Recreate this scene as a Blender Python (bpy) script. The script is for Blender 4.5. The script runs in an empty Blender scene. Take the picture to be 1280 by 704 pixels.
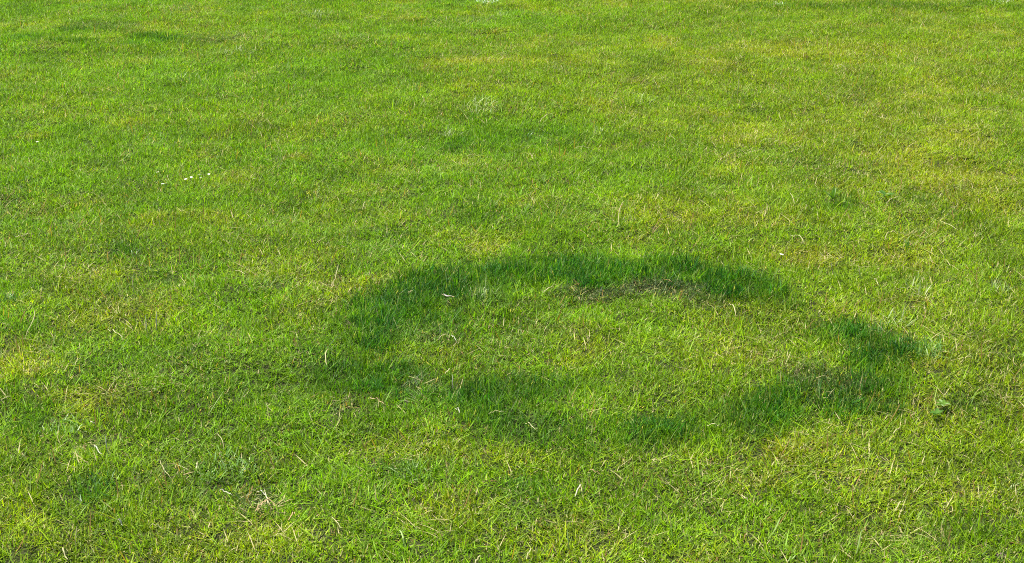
import bpy, math, random
import numpy as np
from mathutils import Vector, Matrix

random.seed(7)
rng = np.random.default_rng(7)
S = bpy.context.scene
C = S.collection

# ------------------------------------------------------------------ camera
CAM_H, PITCH, FPX = 1.55, math.radians(19.5), 1950.0      # metres, downward tilt, focal length in photo pixels
cd = bpy.data.cameras.new('camera')
cam = bpy.data.objects.new('camera', cd)
C.objects.link(cam)
cam.location = (0, 0, CAM_H)
cam.rotation_euler = (math.pi / 2 - PITCH, 0, 0)
cd.sensor_width = 36.0
cd.lens = 36.0 * FPX / 1280.0
cd.clip_start = 0.05
cd.clip_end = 3000
S.camera = cam

# ------------------------------------------------------------------ sky, sun, exposure
SUN_EL, SUN_AZ = math.radians(66), math.radians(-72)       # azimuth from +Y (away from the camera), negative = left
w = bpy.data.worlds.new('World')
S.world = w
w.use_nodes = True
nt = w.node_tree
nt.nodes.clear()
sky = nt.nodes.new('ShaderNodeTexSky')
sky.sky_type = 'NISHITA'
sky.sun_disc = False
sky.sun_elevation = SUN_EL
sky.sun_rotation = SUN_AZ
bg = nt.nodes.new('ShaderNodeBackground')
bg.inputs['Strength'].default_value = 0.09
wo = nt.nodes.new('ShaderNodeOutputWorld')
nt.links.new(sky.outputs[0], bg.inputs[0])
nt.links.new(bg.outputs[0], wo.inputs[0])

sl = bpy.data.lights.new('sun', 'SUN')
sl.energy = 5.0
sl.angle = math.radians(0.53)
sl.color = (1.0, 0.975, 0.93)
sun = bpy.data.objects.new('sun', sl)
C.objects.link(sun)
sd = Vector((math.sin(SUN_AZ) * math.cos(SUN_EL), math.cos(SUN_AZ) * math.cos(SUN_EL), math.sin(SUN_EL)))
sun.rotation_euler = sd.to_track_quat('Z', 'Y').to_euler()
sun.location = sd * 30

S.view_settings.view_transform = 'Standard'
S.view_settings.look = 'None'
S.view_settings.exposure = 1.58
S.view_settings.gamma = 1.0
S.cycles.filter_width = 1.0
S.cycles.max_bounces = 8
S.cycles.transmission_bounces = 4
S.cycles.use_denoising = False

# ------------------------------------------------------------------ helpers
def at(px, py, z=0.02):
    """the point of the ground plane seen at a pixel of the 1280 x 704 photograph (x, y in metres)"""
    u, v = (px - 640) / FPX, (py - 352) / FPX
    cp, sp = math.cos(PITCH), math.sin(PITCH)
    dy, dz = cp - v * sp, -sp - v * cp
    t = (z - CAM_H) / dz
    return np.array((u * t, dy * t))

def hash2(ix, iy, seed):
    h = (ix.astype(np.int64) * 374761393 + iy.astype(np.int64) * 668265263 + seed * 974634777) & 0xffffffff
    h = ((h ^ (h >> 13)) * 1274126177) & 0xffffffff
    return ((h ^ (h >> 16)) & 0xffff) / 65535.0

def vnoise(x, y, seed=0):
    ix, iy = np.floor(x), np.floor(y)
    fx, fy = x - ix, y - iy
    fx, fy = fx * fx * (3 - 2 * fx), fy * fy * (3 - 2 * fy)
    a, b = hash2(ix, iy, seed), hash2(ix + 1, iy, seed)
    c, d = hash2(ix, iy + 1, seed), hash2(ix + 1, iy + 1, seed)
    return (a * (1 - fx) + b * fx) * (1 - fy) + (c * (1 - fx) + d * fx) * fy

def fbm(x, y, scale, seed=0, octaves=4):
    """smooth noise, about -1 .. 1; scale = size of the largest lumps in metres"""
    s, amp, tot = 0.0, 1.0, 0.0
    ca, sa = math.cos(0.6), math.sin(0.6)
    x, y = x / scale, y / scale
    for o in range(octaves):
        s = s + amp * (vnoise(x + 17.3 * o, y - 9.1 * o, seed + o) * 2 - 1)
        tot += amp
        amp *= 0.55
        x, y = (ca * x - sa * y) * 2.03, (sa * x + ca * y) * 2.03
    return s / tot * 1.6

def height(x, y):
    x, y = np.asarray(x, float), np.asarray(y, float)
    far = np.clip(1 - np.hypot(x, y - 6) / 60, 0, 1)
    return (0.016 * fbm(x, y, 0.75, 3, 3) + 0.006 * fbm(x, y, 0.19, 9, 2)) * far

def smooth(e0, e1, v):
    t = np.clip((v - e0) / (e1 - e0), 0, 1)
    return t * t * (3 - 2 * t)

# ------------------------------------------------------------------ where the turf differs: the ring and the patches
# centre line of the dark ring: photo pixel, half width in metres, strength
RING = [
    (466, 400, .080, .95), (478, 386, .09, 1.0), (505, 366, .10, .9), (535, 352, .11, 1.0), (575, 346, .11, 1.0),
    (620, 341, .105, 1.0), (665, 334, .10, .95), (705, 329, .105, 1.0), (750, 329, .11, 1.0), (800, 332, .11, 1.0),
    (850, 337, .10, .95), (900, 347, .10, .9), (938, 357, .10, .9), (970, 374, .07, .4), (1010, 392, .05, .22),
    (1045, 408, .08, .75), (1080, 424, .09, .85), (1108, 445, .08, .9), (1122, 464, .075, .75), (1105, 482, .09, .8),
    (1070, 490, .10, .85), (1025, 492, .10, .75), (980, 496, .09, .7), (935, 510, .08, .55), (890, 522, .09, .7),
    (840, 528, .08, .7), (790, 537, .075, .6), (740, 542, .09, .62), (695, 538, .08, .6), (650, 516, .07, .5),
    (610, 508, .09, .7), (570, 498, .09, .6), (530, 488, .09, .55), (495, 474, .10, .7), (474, 454, .09, .7),
    (464, 430, .06, .5), (466, 400, .080, .95)]
EXTRA = [((535, 395, .11, .55), (480, 400, .10, .6)), ((610, 488, .09, .75), (690, 476, .06, .6)), ((500, 450, .08, .6), (470, 470, .08, .8)),
         ((1000, 478, .09, .55), (1060, 462, .08, .45)), ((600, 360, .08, .6), (560, 372, .08, .6))]

def stroke(x, y, pts):
    out = np.zeros_like(x)
    g = [(at(p[0], p[1]), p[2], p[3]) for p in pts]
    for (p, r0, s0), (q, r1, s1) in zip(g[:-1], g[1:]):
        d = q - p
        t = np.clip(((x - p[0]) * d[0] + (y - p[1]) * d[1]) / max(d @ d, 1e-9), 0, 1)
        dist = np.hypot(x - p[0] - t * d[0], y - p[1] - t * d[1])
        r, s = r0 + (r1 - r0) * t, s0 + (s1 - s0) * t
        out = np.maximum(out, s * smooth(1.55, 0.5, dist / r))
    return out

def ring_field(x, y):
    wx = x + 0.045 * fbm(x, y, 0.12, 41, 4)
    wy = y + 0.075 * fbm(x, y, 0.12, 57, 4)
    f = stroke(wx, wy, RING)
    for e in EXTRA:
        f = np.maximum(f, stroke(wx, wy, e))
    return np.clip(f * (1.0 + 0.60 * fbm(x, y, 0.09, 77, 4)), 0, 1)

def blobs(x, y, lst):
    out = np.zeros_like(x)
    wx = x + 0.05 * fbm(x, y, 0.2, 91, 3)
    wy = y + 0.08 * fbm(x, y, 0.2, 92, 3)
    for px, py, rx, ry, a in lst:
        a = min(a * 1.25, 1.0)
        c, ex, ey = at(px, py), at(px + rx, py), at(px, max(py - ry, -40))
        dx, dy = (wx - c[0]) / max(ex[0] - c[0], 1e-3), (wy - c[1]) / max(ey[1] - c[1], 1e-3)
        out = np.maximum(out, a * smooth(1.5, 0.3, np.hypot(dx, dy)))
    return out

DARK = [(80, 50, 42, 4, .85), (35, 46, 28, 5, .55), (200, 45, 34, 5, .95), (160, 53, 22, 3, .6), (100, 33, 36, 3, .65),
        (630, 170, 70, 16, .5), (705, 160, 22, 10, .5), (578, 172, 26, 10, .65), (165, 308, 34, 13, .45), (330, 155, 50, 9, .35),  # blobs round the top centre clump paint in its near-side shade
        (380, 140, 30, 7, .45), (90, 150, 20, 4, .4), (115, 603, 34, 22, .75), (80, 625, 20, 12, .5), (405, 448, 34, 24, .6),
        (520, 585, 24, 14, .55), (660, 600, 36, 26, .45), (1140, 240, 25, 10, .45), (1210, 258, 34, 24, .3),
        (40, 515, 26, 22, .5), (600, 265, 44, 14, .35), (1100, 3, 210, 6, .55), (950, 20, 60, 4, .3), (30, 405, 24, 12, .4),
        (270, 590, 40, 25, .4), (1185, 505, 26, 22, .4), (560, 455, 24, 22, .35), (1010, 640, 26, 18, .3),
        (1045, 246, 14, 10, .5), (400, 560, 30, 20, .3), (1240, 640, 20, 30, .3), (730, 560, 40, 12, .4)]
YELLOW = [(100, 488, 56, 14, .6), (25, 440, 56, 24, .6), (610, 308, 32, 6, .9), (150, 385, 70, 26, .45), (440, 352, 40, 12, .45),
          (1010, 310, 66, 14, .6), (840, 262, 60, 26, .42), (885, 140, 42, 8, .6), (880, 578, 40, 10, .5), (950, 605, 60, 15, .5),
          (1220, 172, 30, 8, .8), (560, 640, 60, 30, .45), (1130, 312, 50, 20, .45), (1245, 106, 16, 6, .7), (20, 640, 30, 30, .3),
          (372, 190, 16, 4, .8), (42, 160, 16, 4, .6), (925, 172, 40, 9, .5), (470, 205, 40, 8, .35), (1190, 215, 70, 30, .35),
          (870, 690, 20, 12, .5), (640, 75, 120, 8, .3), (1060, 60, 120, 12, .35), (740, 420, 70, 22, .25), (900, 430, 90, 26, .2),
          (680, 660, 90, 30, .35), (1245, 480, 30, 30, .25), (180, 690, 90, 14, .35), (1080, 610, 60, 40, .15)]
WITHER = [(735, 352, 40, 6, .75), (800, 354, 50, 9, 1.0), (845, 358, 38, 10, .9), (880, 367, 22, 8, .6), (545, 404, 34, 10, .4),
          (480, 408, 24, 6, .35), (1045, 470, 40, 14, .4), (520, 480, 24, 8, .6), (590, 484, 20, 5, .5), (425, 490, 22, 9, .6),
          (328, 624, 22, 10, .8), (225, 572, 14, 4, .4), (130, 532, 12, 8, .5), (1015, 460, 24, 10, .5), (275, 45, 60, 7, .3),
          (130, 30, 50, 6, .3), (1090, 480, 18, 6, .3), (1256, 686, 12, 7, .5), (318, 362, 12, 5, .5), (415, 350, 10, 6, .5)]

def fields(x, y):
    ring = ring_field(x, y)
    dark = np.clip(blobs(x, y, DARK) + 0.15 * smooth(0.05, 0.9, fbm(x, y, 0.55, 21, 4)) + 0.26 * smooth(0.15, 0.9, fbm(x, y, 0.15, 27, 3)), 0, 1)
    yel = np.clip(blobs(x, y, YELLOW) + 0.55 * smooth(0.1, 1.0, fbm(x, y, 0.20, 31, 4)) + 0.22 * smooth(-.2, 1, fbm(x, y, 0.8, 37, 2)) + 0.30 * smooth(-0.4, 1.6, x), 0, 1)
    wit = np.clip(blobs(x, y, WITHER) + 0.25 * smooth(0.45, 1.0, fbm(x, y, 0.22, 61, 3)), 0, 1)
    return ring, dark, yel, wit

# ------------------------------------------------------------------ materials
def new_mat(name):
    m = bpy.data.materials.new(name)
    m.use_nodes = True
    t = m.node_tree
    t.nodes.clear()
    return m, t

def nd(t, kind, **kw):
    n = t.nodes.new(kind)
    for k, v in kw.items():
        setattr(n, k, v)
    return n

def leaf_shader(t, col, rough=0.42, trans=0.42, spec=0.35):
    """thin leaf: glossy-diffuse front plus light coming through from behind"""
    p = nd(t, 'ShaderNodeBsdfPrincipled')
    p.inputs['Roughness'].default_value = rough
    p.inputs['Specular IOR Level'].default_value = spec
    t.links.new(col, p.inputs['Base Color'])
    tr = nd(t, 'ShaderNodeBsdfTranslucent')
    g = nd(t, 'ShaderNodeMix', data_type='RGBA', blend_type='MULTIPLY')
    g.inputs[0].default_value = 1.0
    g.inputs[7].default_value = (1.15, 1.25, 0.35, 1)
    t.links.new(col, g.inputs[6])
    t.links.new(g.outputs[2], tr.inputs['Color'])
    mx = nd(t, 'ShaderNodeMixShader')
    mx.inputs[0].default_value = trans
    t.links.new(p.outputs[0], mx.inputs[1])
    t.links.new(tr.outputs[0], mx.inputs[2])
    o = nd(t, 'ShaderNodeOutputMaterial')
    t.links.new(mx.outputs[0], o.inputs[0])
    return p

def math_node(t, op, a, b=None, clamp=False):
    n = nd(t, 'ShaderNodeMath', operation=op, use_clamp=clamp)
    for i, v in enumerate((a, b)):
        if v is None:
            continue
        if isinstance(v, (int, float)):
            n.inputs[i].default_value = v
        else:
            t.links.new(v, n.inputs[i])
    return n.outputs[0]

def mix_col(t, f, a, b, mode='MIX'):
    n = nd(t, 'ShaderNodeMix', data_type='RGBA', blend_type=mode)
    for sock, v in ((n.inputs[0], f), (n.inputs[6], a), (n.inputs[7], b)):
        if isinstance(v, (int, float)):
            sock.default_value = v
        elif isinstance(v, tuple):
            sock.default_value = v + (1,)
        else:
            t.links.new(v, sock)
    return n.outputs[2]

def grass_material(name):
    """blade colour = colour of the tuft (instance attribute) varied per blade; some blades are dry straw"""
    m, t = new_mat(name)
    tint = nd(t, 'ShaderNodeAttribute', attribute_type='INSTANCER', attribute_name='tint')
    dry = nd(t, 'ShaderNodeAttribute', attribute_type='INSTANCER', attribute_name='dryness')
    ra = nd(t, 'ShaderNodeAttribute', attribute_type='GEOMETRY', attribute_name='blade_a')
    rb = nd(t, 'ShaderNodeAttribute', attribute_type='GEOMETRY', attribute_name='blade_b')
    al = nd(t, 'ShaderNodeAttribute', attribute_type='GEOMETRY', attribute_name='along')
    bright = math_node(t, 'ADD', math_node(t, 'MULTIPLY', ra.outputs['Fac'], 1.15), 0.38)
    col = mix_col(t, 1.0, tint.outputs['Color'], bright, 'MULTIPLY')
    # towards yellow or towards blue-green, blade by blade
    yel = math_node(t, 'MULTIPLY', math_node(t, 'POWER', rb.outputs['Fac'], 2.5), 0.38)
    col = mix_col(t, yel, col, mix_col(t, 1.0, col, (2.4, 1.45, 0.6), 'MULTIPLY'))
    blu = math_node(t, 'GREATER_THAN', math_node(t, 'FRACT', math_node(t, 'MULTIPLY', ra.outputs['Fac'], 7.13)), 0.88)
    col = mix_col(t, math_node(t, 'MULTIPLY', blu, 0.25), col, (0.11, 0.235, 0.07))
    hl = math_node(t, 'GREATER_THAN', math_node(t, 'FRACT', math_node(t, 'MULTIPLY', rb.outputs['Fac'], 11.37)), 0.91)
    col = mix_col(t, math_node(t, 'MULTIPLY', hl, 0.30), col, (0.40, 0.46, 0.16))  # highlights painted in: a few blades mixed towards pale yellow-green
    # pale sheath at the foot of the blade
    foot = math_node(t, 'MULTIPLY', math_node(t, 'SUBTRACT', 0.4, al.outputs['Fac'], True), 0.35)
    col = mix_col(t, foot, col, (0.20, 0.22, 0.04))
    # dry blades: straw, some rusty
    straw = mix_col(t, math_node(t, 'GREATER_THAN', rb.outputs['Fac'], 0.72), (0.43, 0.37, 0.165), (0.24, 0.145, 0.045))
    rr = math_node(t, 'FRACT', math_node(t, 'MULTIPLY', math_node(t, 'ADD', ra.outputs['Fac'], rb.outputs['Fac']), 13.7))
    isdry = math_node(t, 'LESS_THAN', rr, dry.outputs['Fac'])
    col = mix_col(t, isdry, col, straw)
    leaf_shader(t, col, 0.50, 0.50, 0.14)
    return m

def plain_leaf(name, c1, c2, scale=60, rough=0.5, trans=0.3, spec=0.3):
    m, t = new_mat(name)
    tc = nd(t, 'ShaderNodeTexCoord')
    n = nd(t, 'ShaderNodeTexNoise')
    n.inputs['Scale'].default_value = scale
    n.inputs['Detail'].default_value = 3
    t.links.new(tc.outputs['Object'], n.inputs['Vector'])
    r = nd(t, 'ShaderNodeMapRange')
    r.inputs[1].default_value, r.inputs[2].default_value = 0.3, 0.7
    t.links.new(n.outputs['Fac'], r.inputs[0])
    col = mix_col(t, r.outputs[0], c1, c2)
    leaf_shader(t, col, rough, trans, spec)
    return m

def blade_leaf(name, c1, c2, c3, **k):
    """per-blade colour from the mesh's own blade attributes"""
    m, t = new_mat(name)
    ra = nd(t, 'ShaderNodeAttribute', attribute_type='GEOMETRY', attribute_name='blade_a')
    rb = nd(t, 'ShaderNodeAttribute', attribute_type='GEOMETRY', attribute_name='blade_b')
    col = mix_col(t, ra.outputs['Fac'], c1, c2)
    col = mix_col(t, math_node(t, 'GREATER_THAN', rb.outputs['Fac'], 0.8), col, c3)
    leaf_shader(t, col, **k)
    return m

M_GRASS = grass_material('grass_blade')
M_STRAW = plain_leaf('dry_straw', (0.36, 0.33, 0.15), (0.24, 0.21, 0.085), 45, 0.55, 0.25)
M_WHITE_STRAW = plain_leaf('bleached_straw', (0.40, 0.39, 0.27), (0.28, 0.26, 0.16), 45, 0.5, 0.25)
M_TAN_STRAW = plain_leaf('tan_straw', (0.36, 0.25, 0.11), (0.24, 0.15, 0.06), 45, 0.55, 0.2)
M_PALE_GREEN = plain_leaf('pale_green_blade', (0.30, 0.38, 0.12), (0.22, 0.31, 0.09), 45, 0.4, 0.4)
M_CLUMP_BLUE = blade_leaf('coarse_blue_green_grass', (0.11, 0.22, 0.045), (0.19, 0.31, 0.085), (0.30, 0.38, 0.16), rough=0.45, trans=0.4, spec=0.2)
M_CLUMP_PALE = blade_leaf('pale_coarse_grass', (0.16, 0.23, 0.06), (0.25, 0.31, 0.115), (0.36, 0.37, 0.19), rough=0.45, trans=0.4, spec=0.2)
M_CLUMP_DARK = blade_leaf('dark_coarse_grass', (0.035, 0.11, 0.010), (0.07, 0.17, 0.015), (0.13, 0.21, 0.04), rough=0.38, trans=0.4, spec=0.4)
M_CLUMP_DEAD = blade_leaf('dead_grass', (0.34, 0.27, 0.12), (0.21, 0.145, 0.06), (0.42, 0.38, 0.21), rough=0.6, trans=0.2, spec=0.2)
M_WEED = plain_leaf('weed_leaf', (0.045, 0.11, 0.016), (0.08, 0.165, 0.015), 90, 0.6, 0.4, .1)
M_WEED_PALE = plain_leaf('pale_weed_leaf', (0.13, 0.20, 0.06), (0.19, 0.26, 0.10), 90, 0.6, 0.3, .1)
M_CLOVER = plain_leaf('clover_leaf', (0.06, 0.13, 0.008), (0.10, 0.18, 0.02), 120, 0.6, 0.4, .1)
M_PETAL = plain_leaf('daisy_petal', (0.62, 0.62, 0.60), (0.52, 0.53, 0.50), 150, 0.6, 0.25, 0.2)
M_DISC = plain_leaf('daisy_centre', (0.75, 0.48, 0.03), (0.62, 0.36, 0.02), 400, 0.7, 0.0, 0.2)
M_STEM = plain_leaf('flower_stem', (0.12, 0.20, 0.04), (0.09, 0.16, 0.03), 100, 0.5, 0.1)
M_DEADLEAF = plain_leaf('withered_leaf', (0.27, 0.26, 0.23), (0.13, 0.11, 0.085), 80, 0.6, 0.15)
M_PAINTED = blade_leaf('grass_marked_white', (0.62, 0.68, 0.58), (0.48, 0.57, 0.42), (0.16, 0.27, 0.06), rough=0.7, trans=0.15, spec=0.2)

# ground: thatch and soil under the blades, darkened to deepen the gaps between them
M_SOIL, t = new_mat('soil_and_thatch')
tc = nd(t, 'ShaderNodeTexCoord')
n1 = nd(t, 'ShaderNodeTexNoise'); n1.inputs['Scale'].default_value = 220; n1.inputs['Detail'].default_value = 4
n2 = nd(t, 'ShaderNodeTexNoise'); n2.inputs['Scale'].default_value = 1.6; n2.inputs['Detail'].default_value = 6
n3 = nd(t, 'ShaderNodeTexVoronoi'); n3.inputs['Scale'].default_value = 140
for n in (n1, n2, n3):
    t.links.new(tc.outputs['Object'], n.inputs['Vector'])
c = mix_col(t, n1.outputs['Fac'], (0.012, 0.018, 0.004), (0.045, 0.042, 0.014))
c = mix_col(t, math_node(t, 'MULTIPLY', n2.outputs['Fac'], 0.7), c, (0.020, 0.030, 0.006))
p = nd(t, 'ShaderNodeBsdfPrincipled')
p.inputs['Roughness'].default_value = 0.95
p.inputs['Specular IOR Level'].default_value = 0.1
t.links.new(c, p.inputs['Base Color'])
b = nd(t, 'ShaderNodeBump'); b.inputs['Strength'].default_value = 0.8; b.inputs['Distance'].default_value = 0.01
t.links.new(n3.outputs['Distance'], b.inputs['Height'])
t.links.new(b.outputs[0], p.inputs['Normal'])
o = nd(t, 'ShaderNodeOutputMaterial')
t.links.new(p.outputs[0], o.inputs[0])

M_CLOD, t = new_mat('bare_soil')
tc = nd(t, 'ShaderNodeTexCoord')
n1 = nd(t, 'ShaderNodeTexNoise'); n1.inputs['Scale'].default_value = 160; n1.inputs['Detail'].default_value = 5
t.links.new(tc.outputs['Object'], n1.inputs['Vector'])
c = mix_col(t, n1.outputs['Fac'], (0.035, 0.024, 0.016), (0.10, 0.07, 0.045))
p = nd(t, 'ShaderNodeBsdfPrincipled'); p.inputs['Roughness'].default_value = 0.95
t.links.new(c, p.inputs['Base Color'])
o = nd(t, 'ShaderNodeOutputMaterial'); t.links.new(p.outputs[0], o.inputs[0])

# ------------------------------------------------------------------ ground, one sheet to the horizon
def axis(lo, hi, step, reach):
    a = list(np.arange(lo, hi + 1e-6, step))
    s, up, dn = step, [], []
    v = hi
    while v < reach:
        s *= 1.35; v += s; up.append(v)
    s, v = step, lo
    while v > -reach:
        s *= 1.35; v -= s; dn.append(v)
    return np.array(dn[::-1] + a + up)

gx, gy = axis(-5, 5, 0.06, 900), axis(1.5, 14, 0.06, 900)
X, Y = np.meshgrid(gx, gy)
Z = height(X, Y)
co = np.stack((X.ravel(), Y.ravel(), Z.ravel()), 1)
nx, ny = len(gx), len(gy)
i = (np.arange(ny - 1)[:, None] * nx + np.arange(nx - 1)[None, :]).ravel()
quads = np.stack((i, i + 1, i + 1 + nx, i + nx), 1)

def mesh_np(name, verts, faces, mat, smooth_shade=False):
    me = bpy.data.meshes.new(name)
    me.from_pydata(np.asarray(verts).tolist(), [], [list(f) for f in faces])
    me.materials.append(mat)
    if smooth_shade:
        me.polygons.foreach_set('use_smooth', [True] * len(me.polygons))
    me.update()
    return me

ground = bpy.data.objects.new('ground', mesh_np('ground', co, quads.tolist(), M_SOIL, True))
C.objects.link(ground)
ground['kind'] = 'structure'
ground['label'] = 'dark soil and thatch under the lawn'

# ------------------------------------------------------------------ grass blades
def blade(base, az, tilt, bend, length, width, twist=0.0, seg=3):
    """ribbon of seg pieces, tapering to a point; tilt from vertical, bend = extra tilt at the tip (radians)"""
    vs = []
    p = Vector(base)
    for k in range(seg + 1):
        f = k / seg
        th = tilt + bend * f
        d = Vector((math.sin(th) * math.cos(az), math.sin(th) * math.sin(az), math.cos(th)))
        if k:
            p = p + d * (length / seg)
        sa = az + math.pi / 2 + twist * f
        side = Vector((math.cos(sa), math.sin(sa), 0))
        w = width * (0.8 + 0.5 * f if f < 0.4 else 1.0 - ((f - 0.4) / 0.6) ** 1.6 * 0.75) * 0.5
        if k == seg:
            vs.append((p, f))
        else:
            vs.append((p - side * w, f))
            vs.append((p + side * w, f))
    fs = []
    for k in range(seg - 1):
        fs.append((2 * k, 2 * k + 1, 2 * k + 3, 2 * k + 2))
    fs.append((2 * seg - 2, 2 * seg - 1, 2 * seg))
    return vs, fs

def tuft_mesh(name, n, radius, gen, mat, rs, seg=3):
    V, F, A, B, L = [], [], [], [], []
    for k in range(n):
        r, a = radius * math.sqrt(rs.random()), rs.random() * 2 * math.pi
        spec = gen(rs, r / radius, a)
        vs, fs = blade((r * math.cos(a), r * math.sin(a), -0.006), seg=seg, **spec)
        off = len(V)
        ra, rb = rs.random(), rs.random()
        for v, f in vs:
            V.append(v); A.append(ra); B.append(rb); L.append(f)
        F += [tuple(i + off for i in f) for f in fs]
    me = bpy.data.meshes.new(name)
    me.from_pydata([tuple(v) for v in V], [], F)
    for nm, data in (('blade_a', A), ('blade_b', B), ('along', L)):
        at_ = me.attributes.new(nm, 'FLOAT', 'POINT')
        at_.data.foreach_set('value', data)
    me.materials.append(mat)
    me.update()
    return me

def gen_lawn(rs, rr, a):
    if rs.random() < 0.02:
        return dict(az=rs.random() * 6.283, tilt=rs.gauss(1.0, 0.2), bend=rs.gauss(0.4, 0.3), length=rs.uniform(0.05, 0.08), width=rs.uniform(0.0018, 0.003), twist=rs.gauss(0, 0.9))
    t = abs(rs.gauss(0.92, 0.38))
    return dict(az=rs.random() * 6.283, tilt=t, bend=rs.gauss(0.45, 0.6), length=rs.uniform(0.014, 0.032),
                width=rs.uniform(0.0012, 0.0029), twist=rs.gauss(0, 1.0))

def gen_long(rs, rr, a):
    return dict(az=rs.random() * 6.283, tilt=abs(rs.gauss(0.25, 0.28)), bend=rs.gauss(0.55, 0.45), length=rs.uniform(0.036, 0.072),
                width=rs.uniform(0.0018, 0.0034), twist=rs.gauss(0, 0.9))

def gen_dead(rs, rr, a):
    return dict(az=rs.random() * 6.283, tilt=rs.uniform(0.6, 1.45), bend=rs.gauss(0.2, 0.5), length=rs.uniform(0.018, 0.045),
                width=rs.uniform(0.0012, 0.0026), twist=rs.gauss(0, 0.8))

rs = random.Random(11)
def variants(name, count, n, radius, gen):
    col = bpy.data.collections.new(name)
    for k in range(count):
        o = bpy.data.objects.new(name, tuft_mesh(name, n, radius, gen, M_GRASS, rs))
        col.objects.link(o)
    return col

V_LAWN = variants('grass_tuft', 18, 112, 0.042, gen_lawn)
V_LONG = variants('long_grass_tuft', 8, 34, 0.045, gen_long)
V_DEAD = variants('withered_tuft', 6, 40, 0.050, gen_dead)

def scatter_object(name, pts, rot, scl, tint, dry, idx, col, label, cat):
    me = bpy.data.meshes.new(name)
    me.vertices.add(len(pts))
    me.vertices.foreach_set('co', np.asarray(pts, np.float32).ravel())
    a = me.attributes.new('rot', 'FLOAT_VECTOR', 'POINT'); a.data.foreach_set('vector', np.asarray(rot, np.float32).ravel())
    a = me.attributes.new('scl', 'FLOAT_VECTOR', 'POINT'); a.data.foreach_set('vector', np.asarray(scl, np.float32).ravel())
    a = me.attributes.new('tint', 'FLOAT_COLOR', 'POINT')
    a.data.foreach_set('color', np.concatenate((tint, np.ones((len(pts), 1))), 1).astype(np.float32).ravel())
    a = me.attributes.new('dryness', 'FLOAT', 'POINT'); a.data.foreach_set('value', np.asarray(dry, np.float32))
    a = me.attributes.new('pick', 'INT', 'POINT'); a.data.foreach_set('value', np.asarray(idx, np.int32))
    me.update()
    ob = bpy.data.objects.new(name, me)
    C.objects.link(ob)
    g = bpy.data.node_groups.new(name, 'GeometryNodeTree')
    g.interface.new_socket('Geometry', in_out='INPUT', socket_type='NodeSocketGeometry')
    g.interface.new_socket('Geometry', in_out='OUTPUT', socket_type='NodeSocketGeometry')
    gi, go = g.nodes.new('NodeGroupInput'), g.nodes.new('NodeGroupOutput')
    ci = g.nodes.new('GeometryNodeCollectionInfo')
    ci.inputs['Collection'].default_value = col
    ci.inputs['Separate Children'].default_value = True
    ci.inputs['Reset Children'].default_value = True
    ip = g.nodes.new('GeometryNodeInstanceOnPoints')
    ip.inputs['Pick Instance'].default_value = True
    def attr(nm, ty):
        n = g.nodes.new('GeometryNodeInputNamedAttribute'); n.data_type = ty; n.inputs[0].default_value = nm
        return next(s for s in n.outputs if s.enabled and s.name == 'Attribute')
    g.links.new(gi.outputs[0], ip.inputs['Points'])
    g.links.new(ci.outputs[0], ip.inputs['Instance'])
    g.links.new(attr('pick', 'INT'), ip.inputs['Instance Index'])
    g.links.new(attr('rot', 'FLOAT_VECTOR'), ip.inputs['Rotation'])
    g.links.new(attr('scl', 'FLOAT_VECTOR'), ip.inputs['Scale'])
    g.links.new(ip.outputs[0], go.inputs[0])
    md = ob.modifiers.new('scatter', 'NODES')
    md.node_group = g
    ob['kind'] = 'stuff'; ob['label'] = label; ob['category'] = cat
    return ob

def jitter_grid(x0, x1, y0, y1, step):
    ax, ay = np.arange(x0, x1, step), np.arange(y0, y1, step)
    PX, PY = np.meshgrid(ax, ay)
    PX, PY = PX.ravel(), PY.ravel()
    PX = PX + rng.uniform(-.62, .62, PX.shape) * step
    PY = PY + rng.uniform(-.62, .62, PY.shape) * step
    keep = np.abs(PX) < 1.3 + 0.46 * PY
    return PX[keep], PY[keep]

G0 = np.array((0.107, 0.220, 0.002))    # fresh lawn
YEL = np.array((0.218, 0.262, 0.003))   # yellowing turf
DRK = np.array((0.012, 0.086, 0.007))   # lush dark grass
GRY = np.array((0.036, 0.050, 0.028))   # withered grey-green

def lerp(a, b, f):
    return a + (b - a) * f[:, None]

def tint_of(x, y, ring, dark, yel, wit):
    c = np.repeat(G0[None], len(x), 0)
    c = lerp(c, YEL, yel * 0.78)
    c = lerp(c, DRK, np.clip(dark * 0.8, 0, 1) * (1 - 0.7 * rng.random(len(x)) ** 2))
    c = lerp(c, DRK, np.clip(ring * 1.05, 0, 1) * (1 - 0.75 * rng.random(len(x)) ** 2.0))
    c = lerp(c, GRY, np.clip(wit * 0.85, 0, 1))
    v = 1 + 0.24 * fbm(x, y, 0.11, 101, 3) + rng.normal(0, 0.07, len(x))
    return np.clip(c * v[:, None], 0.004, 1)

# --- the mown lawn
px, py = jitter_grid(-8, 8, 1.7, 15.5, 0.0345)
ring, dark, yel, wit = fields(px, py)
keep = rng.random(len(px)) > 0.45 * wit
px, py, ring, dark, yel, wit = (v[keep] for v in (px, py, ring, dark, yel, wit))
lean = fbm(px, py, 0.18, 201, 3)
n = len(px)
e = 0.01
sx_, sy_ = (height(px + e, py) - height(px - e, py)) / (2 * e), (height(px, py + e) - height(px, py - e)) / (2 * e)
rot = np.stack((np.arctan(sy_) + 0.10 * fbm(px, py, 0.14, 211, 2), -np.arctan(sx_) + 0.10 * lean, rng.uniform(0, 6.283, n)), 1)
hs = (1.0 + 0.25 * dark + 0.30 * ring - 0.50 * wit - 0.10 * yel + 0.30 * fbm(px, py, 0.13, 221, 3)) * rng.uniform(0.85, 1.15, n)
ws = rng.uniform(0.9, 1.12, n)
scl = np.stack((ws, ws, np.clip(hs, 0.45, 2)), 1)
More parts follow.
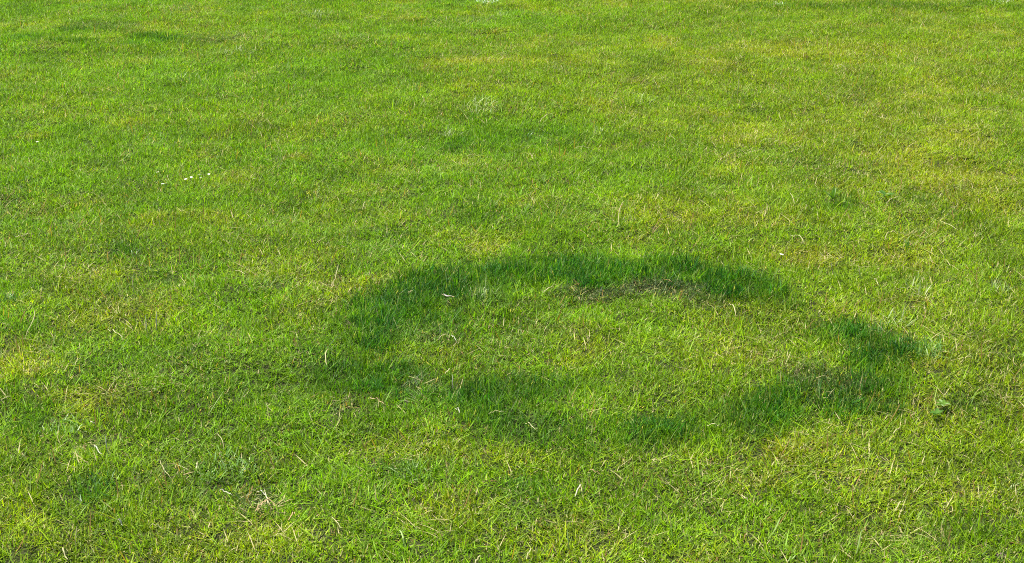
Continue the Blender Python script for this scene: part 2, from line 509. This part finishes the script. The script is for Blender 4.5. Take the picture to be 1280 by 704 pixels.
dry = np.clip(0.055 + 0.13 * yel + 0.13 * wit - 0.06 * dark - 0.10 * ring + 0.05 * fbm(px, py, 0.2, 231, 3), 0.0, 0.8)
scatter_object('lawn_grass', np.stack((px, py, height(px, py) + 0.002), 1), rot, scl, tint_of(px, py, ring, dark, yel, wit), dry,
               rng.integers(0, 18, n), V_LAWN, 'short mown yellow-green grass covering the whole lawn', 'lawn')

# --- the ring of longer dark grass
qx, qy = jitter_grid(-3, 3, 2.4, 7.0, 0.030)
ring, dark, yel, wit = fields(qx, qy)
keep = rng.random(len(qx)) < np.clip(ring * 1.15 - 0.75 * wit - 0.16, 0, 1)
qx, qy, ring, dark, yel, wit = (v[keep] for v in (qx, qy, ring, dark, yel, wit))
n = len(qx)
hs = (0.38 + 0.36 * ring) * rng.uniform(0.65, 1.3, n)
scatter_object('ring_grass', np.stack((qx, qy, height(qx, qy)), 1), np.stack((rng.normal(0, .12, n), rng.normal(0, .12, n), rng.uniform(0, 6.283, n)), 1),
               np.stack((hs, hs, hs), 1), tint_of(qx, qy, np.clip(ring * 1.2, 0, 1), dark, yel * 0, wit * .5), 0.015 + 0.1 * wit,
               rng.integers(0, 8, n), V_LONG, 'broad ring of longer dark green grass in the middle of the lawn', 'grass ring')

# --- lush dark tufts elsewhere
qx, qy = jitter_grid(-6, 6, 1.9, 13, 0.045)
ring, dark, yel, wit = fields(qx, qy)
keep = rng.random(len(qx)) < np.clip((dark - 0.40) * 0.8, 0, 1)
qx, qy, ring, dark, yel, wit = (v[keep] for v in (qx, qy, ring, dark, yel, wit))
n = len(qx)
hs = (0.38 + 0.18 * dark) * rng.uniform(0.75, 1.2, n)
scatter_object('lush_grass', np.stack((qx, qy, height(qx, qy)), 1), np.stack((rng.normal(0, .15, n), rng.normal(0, .15, n), rng.uniform(0, 6.283, n)), 1),
               np.stack((hs, hs, hs), 1), tint_of(qx, qy, ring, np.clip(dark * 1.2, 0, 1), yel * 0, wit * 0), np.full(n, 0.02),
               rng.integers(0, 8, n), V_LONG, 'darker lush tufts scattered over the lawn outside the ring', 'grass patches')

# --- dead, grey and tan thatch
qx, qy = jitter_grid(-4, 4, 2.2, 13, 0.040)
ring, dark, yel, wit = fields(qx, qy)
keep = rng.random(len(qx)) < np.clip(wit * 1.1 - 0.12, 0, 1)
qx, qy, ring, dark, yel, wit = (v[keep] for v in (qx, qy, ring, dark, yel, wit))
n = len(qx)
hs = rng.uniform(0.8, 1.25, n)
scatter_object('withered_grass', np.stack((qx, qy, height(qx, qy) + 0.006), 1), np.stack((rng.normal(0, .2, n), rng.normal(0, .2, n), rng.uniform(0, 6.283, n)), 1),
               np.stack((hs, hs, hs), 1), tint_of(qx, qy, ring * .5, dark * 0, yel * 0, np.clip(wit * 1.3, 0, 1)), np.full(n, 0.10),
               rng.integers(0, 6, n), V_DEAD, 'grey withered grass along the inner edge of the dark ring and in small spots', 'dead grass')

# ================================================================== things on the lawn
def tag(o, label, cat, group=None):
    o['label'] = label
    o['category'] = cat
    if group:
        o['group'] = group
    return o

def link(name, me, parent=None, loc=None, rotz=0.0):
    o = bpy.data.objects.new(name, me)
    C.objects.link(o)
    if parent:
        o.parent = parent
    if loc is not None:
        o.location = loc
    o.rotation_euler = (0, 0, rotz)
    return o

def empty(name, loc, rotz=0.0):
    o = bpy.data.objects.new(name, None)
    C.objects.link(o)
    o.location = loc
    o.rotation_euler = (0, 0, rotz)
    o.empty_display_size = 0.02
    return o

def on_ground(px, py, z=0.02):
    g = at(px, py, z)
    return Vector((g[0], g[1], float(height(g[0], g[1]))))

def tube(path, widths, thick, up=Vector((0, 0, 1))):
    """flattened stalk along a path: four-sided section, closed tips"""
    V, F = [], []
    n = len(path)
    for k, (p, wd) in enumerate(zip(path, widths)):
        d = (path[min(k + 1, n - 1)] - path[max(k - 1, 0)]).normalized()
        side = d.cross(up)
        if side.length < 1e-4:
            side = Vector((1, 0, 0))
        side.normalize()
        nn = side.cross(d).normalized()
        V += [p + side * wd / 2, p + nn * thick * 0.5, p - side * wd / 2, p - nn * thick * 0.3]
    for k in range(n - 1):
        for j in range(4):
            a, b = 4 * k + j, 4 * k + (j + 1) % 4
            F.append((a, b, b + 4, a + 4))
    F.append((3, 2, 1, 0))
    e = 4 * (n - 1)
    F.append((e, e + 1, e + 2, e + 3))
    return V, F

sr = random.Random(5)
def straw(x0, y0, x1, y1, label, mat=None, width=3.0, kind='lying', bow=None, group='dry straws lying on the grass', name='dry_straw', cat='straw'):
    mat = mat or M_STRAW
    bow = sr.uniform(-0.07, 0.07) if bow is None else bow * .7
    width *= 0.62
    if kind == 'lying':
        a, b = on_ground(x0, y0, 0.036), on_ground(x1, y1, 0.036)
        mid = (a + b) / 2
        L = (b - a).length
        side = Vector((-(b - a).y, (b - a).x, 0))
        path = []
        for k in range(8):
            f = k / 7
            q = a.lerp(b, f) + side * bow * 4 * f * (1 - f)
            q.z = float(height(q.x, q.y)) + 0.019 + 0.007 * math.sin(math.pi * f) + 0.004 * sr.uniform(-1, 1)
            path.append(q - mid)
        path = [Vector((q.x, q.y, q.z)) for q in path]
    else:                                                        # standing: foot at the lower pixel
        if y1 > y0:
            x0, y0, x1, y1 = x1, y1, x0, y0
        a = on_ground(x0, y0, 0.02)
        dist = (a - cam.location).length
        h = (y0 - y1) / FPX * dist / math.cos(PITCH) + 0.022
        dx = (x1 - x0) / FPX * dist
        mid = a
        path = [Vector((dx * f + bow * h * math.sin(math.pi * f) * .4, 0.25 * h * f * f, h * f)) for f in (0, .2, .4, .6, .8, 1)]
        L = h
    n = len(path)
    ws = [width * 1e-3 * (0.75 + 0.5 * math.sin(math.pi * min(1, (k + .6) / n))) * (0.45 if k == n - 1 else 1) for k in range(n)]
    V, F = tube(path, ws, 0.0012)
    me = mesh_np(name, [tuple(v) for v in V], F, mat)
    o = link(name, me, None, (mid.x, mid.y, mid.z if kind != 'lying' else mid.z))
    return tag(o, label, cat, group)

W, T, P = M_WHITE_STRAW, M_TAN_STRAW, M_PALE_GREEN
# --- dry straws lying in the grass (pixel of both ends in the photograph)
for a in [
    (950, 173, 974, 171, 'arched pale straw, upper of two thin straws high in the right half', None, 3.0, 'lying', 0.2),
    (936, 188, 957, 184, 'thin pale straw just below the arched straw high in the right half', None, 3.0),
    (976, 191, 1001, 179, 'slanting pale straw just right of the arched straw', None, 2.6),
    (1047, 79, 1056, 80, 'short whitish straw far away, right of centre near the top', W, 4.0),
    (675, 144, 694, 133, 'slanting pale straw beside the pale coarse clump at top centre', None, 3.6),
    (719, 175, 737, 176, 'pale straw lying level, down right of the top centre pale clump', None, 3.0),
    (583, 186, 601, 187, 'pale straw lying level under the dark patch below the top centre clump', None, 3.0),
    (18, 292, 37, 288, 'pale straw bowed at one end, close to the left edge above mid height', None, 3.0),
    (75, 252, 92, 244, 'short slanting straw left of the daisies and below them', None, 2.6),
    (134, 405, 153, 418, 'buff straw slanting down to the right, below two bleached standing blades', None, 3.0),
    (294, 334, 306, 342, 'short pale straw slanting down right, midway between daisies and ring', None, 3.0),
    (30, 410, 43, 381, 'long pale straw pointing away from the viewer near the left edge', None, 2.6),
    (416, 349, 423, 327, 'straight straw pointing away just outside the upper left of the ring', None, 2.6),
    (92, 450, 101, 440, 'small slanting straw below the long straw at the left edge', None, 2.6),
    (408, 448, 411, 428, 'pale straw pointing at the viewer just outside the left side of the ring', None, 3.0),
    (679, 359, 692, 348, 'buff straw slanting up right inside the far arc of the ring', None, 3.6),
    (548, 415, 563, 411, 'pale straw lying nearly level inside the ring, below the withered leaf', None, 3.0),
    (563, 411, 571, 417, 'short bleached straw touching the level straw inside the ring', W, 3.0),
    (453, 253, 458, 243, 'tiny straw pointing away, left of centre well above the ring', None, 2.6),
    (774, 277, 782, 247, 'long pale straw pointing away above the far arc of the ring', None, 2.8),
    (989, 289, 1004, 299, 'hooked pale straw above the single white flower at right', None, 3.6, 'lying', 0.22),
    (1176, 267, 1198, 280, 'pale straw slanting down right near the right edge above mid height', None, 3.4),
    (1107, 290, 1125, 282, 'bowed pale straw slanting up right, below the weed with the pale stalk', None, 3.2, 'lying', 0.18),
    (988, 238, 994, 253, 'thin straw left of the dark spiky weed', None, 2.6),
    (1093, 342, 1099, 349, 'small pale straw right of and below the single white flower', None, 3.0),
    (1172, 240, 1179, 233, 'small slanting straw far right, level with the leafy weeds', None, 3.0),
    (912, 371, 920, 383, 'forked looking pale straw at the inner right end of the far arc', None, 3.4),
    (462, 489, 480, 496, 'buff straw slanting down right on the left near side of the ring', T, 3.2),
    (556, 457, 562, 451, 'short bright straw lying inside the left half of the ring', None, 3.4),
    (569, 506, 575, 511, 'short bleached straw in the near left part of the ring', W, 3.4),
    (611, 510, 630, 510, 'pale straw lying level across the near arc of the ring', None, 2.8),
    (657, 522, 672, 530, 'pale straw slanting down right on the near arc of the ring', None, 2.8),
    (884, 523, 902, 524, 'pale straw lying level on the near right part of the ring', None, 3.0),
    (719, 611, 728, 596, 'bleached straw slanting up right below the near arc of the ring', W, 3.2),
    (736, 579, 751, 583, 'orange tan straw lying below the near arc of the ring', T, 3.8),
    (658, 692, 667, 679, 'slanting straw at the bottom edge, just right of centre', None, 3.0),
    (498, 655, 504, 670, 'pale green straw pointing at the viewer near the bottom, left of centre', P, 4.0),
    (802, 687, 809, 699, 'pale straw at the bottom edge, right of centre', None, 3.4),
    (594, 699, 604, 692, 'bowed pale straw at the bottom edge, left of centre', None, 3.4, 'lying', 0.2),
    (117, 547, 127, 559, 'bright white straw slanting down right beside a standing bleached blade, lower left', W, 3.2),
    (199, 562, 213, 584, 'long thin straw slanting down right beside the yellow dead tuft, lower left', None, 2.4),
    (273, 598, 290, 603, 'bright white straw lying nearly level below the blue-green clump', W, 3.6),
    (318, 625, 338, 613, 'long tan straw slanting up right across the brown dead heap', T, 3.4),
    (319, 598, 333, 605, 'pale straw slanting down right just above the brown dead heap', W, 3.0),
    (186, 649, 203, 652, 'pale straw lying nearly level near the bottom, left', None, 3.0),
    (147, 641, 152, 646, 'stubby bright white straw near the bottom left', W, 4.0),
    (184, 483, 199, 483, 'pale straw lying level right of the yellow patch at left', None, 2.8),
    (110, 516, 118, 518, 'short bleached straw below the yellow patch at left', W, 3.0),
    (269, 530, 279, 547, 'thin straw slanting down right above the blue-green clump', None, 2.2),
    (78, 674, 84, 689, 'pale straw pointing at the viewer in the bottom left corner', None, 3.4),
    (0, 491, 13, 486, 'straw cut by the left edge beside the yellow patch', None, 2.8),
    (414, 635, 428, 652, 'thin straw slanting down right, lower left of centre', None, 2.6),
    (360, 640, 369, 628, 'tan straw slanting up right, just right of the brown dead heap', T, 3.0),
    (1117, 532, 1126, 523, 'pale straw slanting up right below the right side of the ring', None, 3.0),
    (1120, 622, 1131, 611, 'pale straw slanting up right in the lower right quarter', None, 3.2),
    (985, 694, 999, 689, 'bluish pale straw at the bottom edge in the right half', P, 3.4),
    (928, 612, 936, 619, 'cream straw in the lower right quarter below the yellow turf', None, 3.4)]:
    straw(*a)

# --- bleached or pale green blades standing up out of the turf
G2 = 'pale blades standing out of the turf'
for a in [
    (196, 409, 196, 392, 'bleached blade standing upright, right one of the pair left of the ring', W, 3.0),
    (185, 412, 182, 397, 'bleached blade standing upright, left one of the pair left of the ring', W, 2.6),
    (168, 364, 166, 350, 'pale blade standing upright above the bleached pair', None, 2.8),
    (135, 558, 131, 545, 'bleached blade standing beside the bright white straw, lower left', W, 3.0),
    (258, 510, 279, 491, 'broad pale green blade leaning far right, left of the ring', P, 4.2),
    (1070, 686, 1077, 666, 'tall pale green blade standing near the bottom at right', P, 4.0),
    (964, 660, 976, 649, 'broad pale green blade leaning right near the bottom', P, 4.6),
    (922, 117, 924, 95, 'thin pale blade standing far off, right of centre near the top', None, 3.0),
    (1250, 74, 1247, 61, 'thin pale blade standing far off near the top right corner', None, 3.2),
    (566, 478, 566, 468, 'short bleached blade standing inside the left half of the ring', W, 2.8),
    (1076, 342, 1073, 332, 'cream blade standing right of the single white flower', None, 3.4),
    (1042, 336, 1039, 328, 'small cream blade standing between white flower and cream blade', None, 3.0),
    (712, 684, 709, 668, 'pale blade standing near the bottom just right of centre', P, 3.4),
    (93, 674, 96, 661, 'pale blade standing in the bottom left corner', None, 3.0),
    (606, 360, 608, 347, 'pale green blade standing in the far arc beside bleached clump', P, 3.8),
    (561, 353, 557, 343, 'bright blade standing in the upper left part of the ring', P, 3.2)]:
    straw(*a[:5], a[5], a[6], 'standing', None, G2, 'pale_blade', 'grass blade')

# --- white flower heads
def daisy_meshes(rad):
    V, F = [], []
    npet = 15
    for k in range(npet):
        a = 2 * math.pi * k / npet + sr.uniform(-.08, .08)
        l = rad * sr.uniform(.88, 1.05)
        o = len(V)
        for rr, hw, z in ((0.22, .05, 0.0), (0.6, .13, .10), (0.9, .12, .09), (1.0, .05, .05)):
            c, s = math.cos(a), math.sin(a)
            V += [(c * l * rr - s * hw * l, s * l * rr + c * hw * l, z * l), (c * l * rr, s * l * rr, z * l + .03 * l),
                  (c * l * rr + s * hw * l, s * l * rr - c * hw * l, z * l)]
        for j in range(3):
            for q in (0, 1):
                b = o + 3 * j + q
                F.append((b, b + 1, b + 4, b + 3))
    petals = mesh_np('petals', V, F, M_PETAL)
    V, F = [(0, 0, rad * .2)], []
    for j, (rr, z) in enumerate(((.14, .17), (.24, .09), (.26, 0.0))):
        V += [(rr * rad * math.cos(2 * math.pi * k / 10), rr * rad * math.sin(2 * math.pi * k / 10), z * rad) for k in range(10)]
    F += [(0, 1 + k, 1 + (k + 1) % 10) for k in range(10)]
    for j in (0, 1):
        F += [(1 + 10 * j + k, 11 + 10 * j + k, 11 + 10 * j + (k + 1) % 10, 1 + 10 * j + (k + 1) % 10) for k in range(10)]
    disc = mesh_np('flower_centre', V, F, M_DISC, True)
    Vt, Ft = tube([Vector((0, 0, 0)), Vector((.002, .001, .014)), Vector((.001, 0, .028)), Vector((0, 0, .040))], [.0016] * 4, .0016, Vector((1, 0, 0)))
    stem = mesh_np('stem', [tuple(v) for v in Vt], Ft, M_STEM)
    return petals, disc, stem

DM = daisy_meshes(0.0060)
def daisy(px, py, label, group, s=1.0):
    g = on_ground(px, py, 0.042)
    t = tag(empty('daisy', g, sr.uniform(0, 6.28)), label, 'flower', group)
    t.scale = (s, s, 1)
    tilt = Matrix.Rotation(sr.uniform(-.3, .3), 3, 'X') @ Matrix.Rotation(sr.uniform(-.3, .3), 3, 'Y')
    for nm, me, z in (('petals', DM[0], .0405), ('flower_centre', DM[1], .0405)):
        o = link(nm, me, t, (0, 0, z))
        o.rotation_euler = tilt.to_euler()
    link('stem', DM[2], t)
GD = 'small white daisies on the left part of the lawn'
daisy(977, 318, 'single white daisy on its own, right of and above the dark ring', None, 1.2)
for px, py, lb in [(197, 215, 'white daisy at the far left end of the loose row of daisies'),
                   (203, 229, 'left one of two daisies set lower than the loose row'),
                   (207, 228, 'right one of two daisies set lower than the loose row'),
                   (232, 222, 'first white daisy left of the touching pair and its neighbour'),
                   (239, 220, 'white daisy next to the touching pair on its left'),
                   (249, 217, 'upper one of the two touching white daisies'),
                   (251, 221, 'lower one of the two touching white daisies'),
                   (261, 217, 'white daisy just right of the touching pair'),
                   (318, 222, 'lone daisy well right of the loose row of daisies'),
                   (46, 172, 'lone white daisy nearest the left edge and highest')]:
    daisy(px, py, lb, GD, sr.uniform(0.8, 1.05))

# --- coarse clumps
def clump(px, py, rx, ry, n, mat, label, hmin=.03, hmax=.055, name='grass_clump', cat='grass clump', flat=0.35, wide=1.0, aim=None):
    c = on_ground(px, py, 0.02)
    ex, ey = on_ground(px + rx, py, .02), on_ground(px, py - ry, .02)
    RX, RY = (ex - c).length, (ey - c).length
    V, F, A, B, L = [], [], [], [], []
    for k in range(n):
        r, a = math.sqrt(sr.random()), sr.random() * 6.283
        bx, by = RX * r * math.cos(a), RY * r * math.sin(a)
        bz = float(height(c.x + bx, c.y + by)) - c.z - .004
        az = sr.random() * 6.283 if aim is None else sr.gauss(aim, .7)
        vs, fs = blade((bx, by, bz), az, abs(sr.gauss(flat, .35)), sr.gauss(.6, .5), sr.uniform(hmin, hmax), sr.uniform(.0020, .0036) * wide, sr.gauss(0, .8))
        o = len(V)
        ra, rb = sr.random(), sr.random()
        for v, f in vs:
            V.append(tuple(v)); A.append(ra); B.append(rb); L.append(f)
        F += [tuple(i + o for i in f) for f in fs]
    me = mesh_np(name, V, F, mat)
    for nm, data in (('blade_a', A), ('blade_b', B), ('along', L)):
        me.attributes.new(nm, 'FLOAT', 'POINT').data.foreach_set('value', data)
    return tag(link(name, me, None, c), label, cat)

clump(282, 572, 36, 18, 170, M_CLUMP_BLUE, 'large blue-green coarse clump, lower left, with a white straw below it', .022, .042, flat=.8)
clump(80, 524, 24, 12, 90, M_CLUMP_BLUE, 'coarse blue-green clump between yellow patch and left edge, lower left', .024, .042, flat=.7)
clump(600, 131, 26, 9, 150, M_CLUMP_PALE, 'pale coarse clump at top centre, shaded dark on its near side', .035, .06)
clump(670, 160, 16, 5, 60, M_CLUMP_DARK, 'dark tuft just right of and below the top centre pale clump', .025, .04, flat=.6)
clump(1224, 116, 12, 3, 60, M_CLUMP_PALE, 'flattened pale grass streak near the right edge, left one of two', flat=1.1)
clump(1260, 119, 14, 4, 60, M_CLUMP_PALE, 'flattened pale grass streak near the right edge, right one of two', flat=1.1)
clump(600, 366, 16, 7, 60, M_CLUMP_PALE, 'bleached tuft in the upper left part of the dark ring', .03, .05)
clump(527, 492, 7, 3, 22, M_CLUMP_PALE, 'small whitish tuft in the near left part of the dark ring', flat=.9)
clump(1165, 438, 18, 9, 70, M_CLUMP_BLUE, 'bluish grey coarse clump just outside the right end of the dark ring')
clump(627, 17, 10, 3, 40, M_CLUMP_PALE, 'whitish tuft near the top edge, below the middle pale mark')
clump(590, 24, 24, 4, 60, M_CLUMP_PALE, 'straw pale streak of grass near the top edge, left of the whitish tuft')
clump(1254, 600, 18, 4, 46, M_CLUMP_PALE, 'flattened pale grey tuft at the right edge, lower right quarter', flat=1.2, aim=0.1)
clump(518, 584, 20, 10, 70, M_CLUMP_BLUE, 'blue-green coarse clump below the left near side of the dark ring', .022, .04, flat=.8)
clump(1149, 355, 12, 9, 36, M_CLUMP_PALE, 'pale tuft midway between white flower and right edge')
clump(1122, 396, 16, 8, 44, M_CLUMP_PALE, 'pale tangled tuft above the right end of the dark ring')
clump(1252, 358, 12, 4, 30, M_CLUMP_PALE, 'pale tuft close to the right edge at mid height')
clump(805, 119, 14, 4, 40, M_CLUMP_PALE, 'whitish tuft far off, right of the top centre pale clump')
clump(745, 158, 8, 5, 30, M_CLUMP_PALE, 'pale blue-green tuft far off, between centre and right')
clump(563, 164, 10, 4, 34, M_CLUMP_PALE, 'pale tuft down left of the top centre pale clump')
clump(14, 370, 12, 5, 46, M_CLUMP_DARK, 'dark coarse clump at the left edge at mid height')
clump(235, 98, 24, 5, 60, M_CLUMP_PALE, 'pale tuft far off in the upper left quarter')
clump(396, 16, 16, 4, 110, M_CLUMP_PALE, 'pale tuft near the top edge, left of centre')
clump(290, 64, 28, 3, 90, M_CLUMP_PALE, 'long pale streak of grass far off, right of the dark streaks')
clump(120, 606, 26, 16, 120, M_CLUMP_DARK, 'dark green coarse clump in the lower left corner region', .025, .042, flat=.6)
clump(160, 312, 18, 8, 60, M_CLUMP_DARK, 'dark green tuft below the daisies at left', .02, .036, flat=.7)
clump(1125, 300, 12, 6, 40, M_CLUMP_DARK, 'dark green tuft right of the single white flower', .03, .05)
clump(228, 573, 18, 5, 40, M_CLUMP_DEAD, 'yellow dead tuft splayed beside the large blue-green clump', .03, .05, 'dead_grass', 'dead grass', 1.1)
clump(330, 622, 20, 9, 90, M_CLUMP_DEAD, 'brown dead heap of grass, lower left, crossed by a tan straw', .03, .06, 'dead_grass', 'dead grass', 1.2)
clump(1086, 259, 10, 4, 34, M_CLUMP_DEAD, 'curled cream dead tuft below the two leafy weeds at right', .03, .05, 'dead_grass', 'dead grass', 1.1)
clump(318, 361, 9, 4, 26, M_CLUMP_DEAD, 'small brown dead tuft midway between left edge and ring', .025, .04, 'dead_grass', 'dead grass', 1.1)
clump(1030, 314, 16, 5, 34, M_CLUMP_DEAD, 'buff dead tuft just right of the single white flower', .02, .04, 'dead_grass', 'dead grass', 1.1)
clump(1208, 508, 12, 5, 30, M_CLUMP_DEAD, 'tan dead tuft near the right edge beside the broad leaved weed', .025, .045, 'dead_grass', 'dead grass', 1.1)
clump(1220, 171, 9, 3, 34, M_CLUMP_DEAD, 'orange dead spot high near the right edge', .02, .04, 'dead_grass', 'dead grass', 1.1)
clump(530, 318, 12, 3, 36, M_CLUMP_DEAD, 'pale dead tuft just outside the upper left of the ring', .025, .04, 'dead_grass', 'dead grass', 1.1)
clump(370, 189, 10, 2, 30, M_CLUMP_DEAD, 'tan dead spot high in the left half', .02, .04, 'dead_grass', 'dead grass', 1.1)

# --- pale marks at the far edge of the view
clump(610, -1, 15, 2.4, 420, M_PAINTED, 'whitish mark on the grass at the top edge, near the middle', .02, .035, 'white_mark', 'ground mark', .9, 1.3)
clump(1254, 0, 14, 2.0, 170, M_PAINTED, 'faint whitish mark on the grass in the top right corner', .02, .035, 'white_mark', 'ground mark', .9, 1.0)
clump(976, -1, 9, 1.6, 70, M_PAINTED, 'very faint whitish mark at the top edge, between the other two', .02, .035, 'white_mark', 'ground mark', .9, 1.0)

# --- broad leaved weeds, each leaf a part
def leaf_mesh(length, width, lift, droop, mat, fold=.25):
    V, F = [], []
    n = 6
    for k in range(n + 1):
        f = k / n
        wv = width * .5 * (math.sin(math.pi * min(1, .12 + f * .88)) ** .8) if k < n else .0004
        x = length * f * math.cos(lift) + .0
        z = length * (f * math.sin(lift) - droop * f * f) + .004
        V += [(x, -wv, z + fold * wv), (x, 0, z), (x, wv, z + fold * wv * .8)]
    for k in range(n):
        for q in (0, 1):
            b = 3 * k + q
            F.append((b, b + 1, b + 4, b + 3))
    return mesh_np('leaf', V, F, mat, True)

def rosette(px, py, n, length, width, lift, label, mat, pale=0, stalk=None):
    t = tag(empty('weed', on_ground(px, py, .02), sr.uniform(0, 6.28)), label, 'weed')
    for k in range(n):
        m = M_WEED_PALE if k < pale else mat
        l = length * sr.uniform(.7, 1.1)
        o = link('leaf', leaf_mesh(l, width * sr.uniform(.8, 1.1), lift * sr.uniform(.7, 1.3), sr.uniform(.1, .35), m), t, (0, 0, .016), k * 2.399 + sr.uniform(-.3, .3))
    return t

rosette(1041, 250, 11, .055, .008, 1.0, 'dark spiky weed with narrow upright leaves in the right half', M_WEED, 3)
rosette(1107, 243, 9, .045, .015, .7, 'leafy weed with grey-green leaves right of the spiky weed', M_WEED, 3)
straw(1108, 248, 1130, 238, 'pale kinked stalk lying right of the leafy weed', M_STRAW, 3.4, 'lying', .08, None, 'weed_stalk', 'stalk')
rosette(1180, 503, 8, .026, .009, .5, 'broad leaved pale weed near the right edge below the ring', M_CLOVER, 3)
rosette(1171, 513, 7, .024, .008, .5, 'low dark weed touching the broad leaved pale weed', M_WEED)

# --- a curled withered leaf and a clod of soil
t = tag(empty('withered_leaf', on_ground(559, 374, .03), -.5), 'curled pale grey withered leaf in the upper left part of the ring', 'dead leaf')
def curl(length, width, mat, nm, zo, turn):
    V, F = [], []
    for k in range(8):
        f = k / 7 - .5
        wv = width * math.cos(f * 2.6)
        for j in range(5):
            q = (j / 4 - .5) * 2.2
            V.append((length * f, wv * .5 * math.sin(q) + turn * f * f * length, zo + wv * .5 * (1 - math.cos(q)) + .01 * f * f * 2))
    for k in range(7):
        for j in range(4):
            b = 5 * k + j
            F.append((b, b + 1, b + 6, b + 5))
    return link(nm, mesh_np(nm, V, F, mat, True), t)
curl(.028, .009, M_DEADLEAF, 'leaf_blade', .034, .5)
Vt, Ft = tube([Vector((-.017, 0, .038)), Vector((0, .001, .033)), Vector((.022, .003, .037))], [.0016] * 3, .0014)
link('leaf_rib', mesh_np('leaf_rib', [tuple(v) for v in Vt], Ft, M_TAN_STRAW), t)

def clod(px, py, size, label):
    import bmesh
    bm = bmesh.new()
    bmesh.ops.create_icosphere(bm, subdivisions=3, radius=1)
    for v in bm.verts:
        d = 1 + .35 * float(fbm(np.array(v.co.x * 3 + 7), np.array(v.co.y * 3 + v.co.z * 2), 1.0, 5, 3))
        v.co = Vector((v.co.x * size * 1.3 * d, v.co.y * size * d, v.co.z * size * .55 * d))
    me = bpy.data.meshes.new('soil_clod')
    bm.to_mesh(me); bm.free()
    me.materials.append(M_CLOD)
    g = on_ground(px, py, .02)
    g.z += .004
    return tag(link('soil_clod', me, None, g), label, 'soil')
clod(1252, 683, .009, 'dark clod of bare soil in the lower right corner')
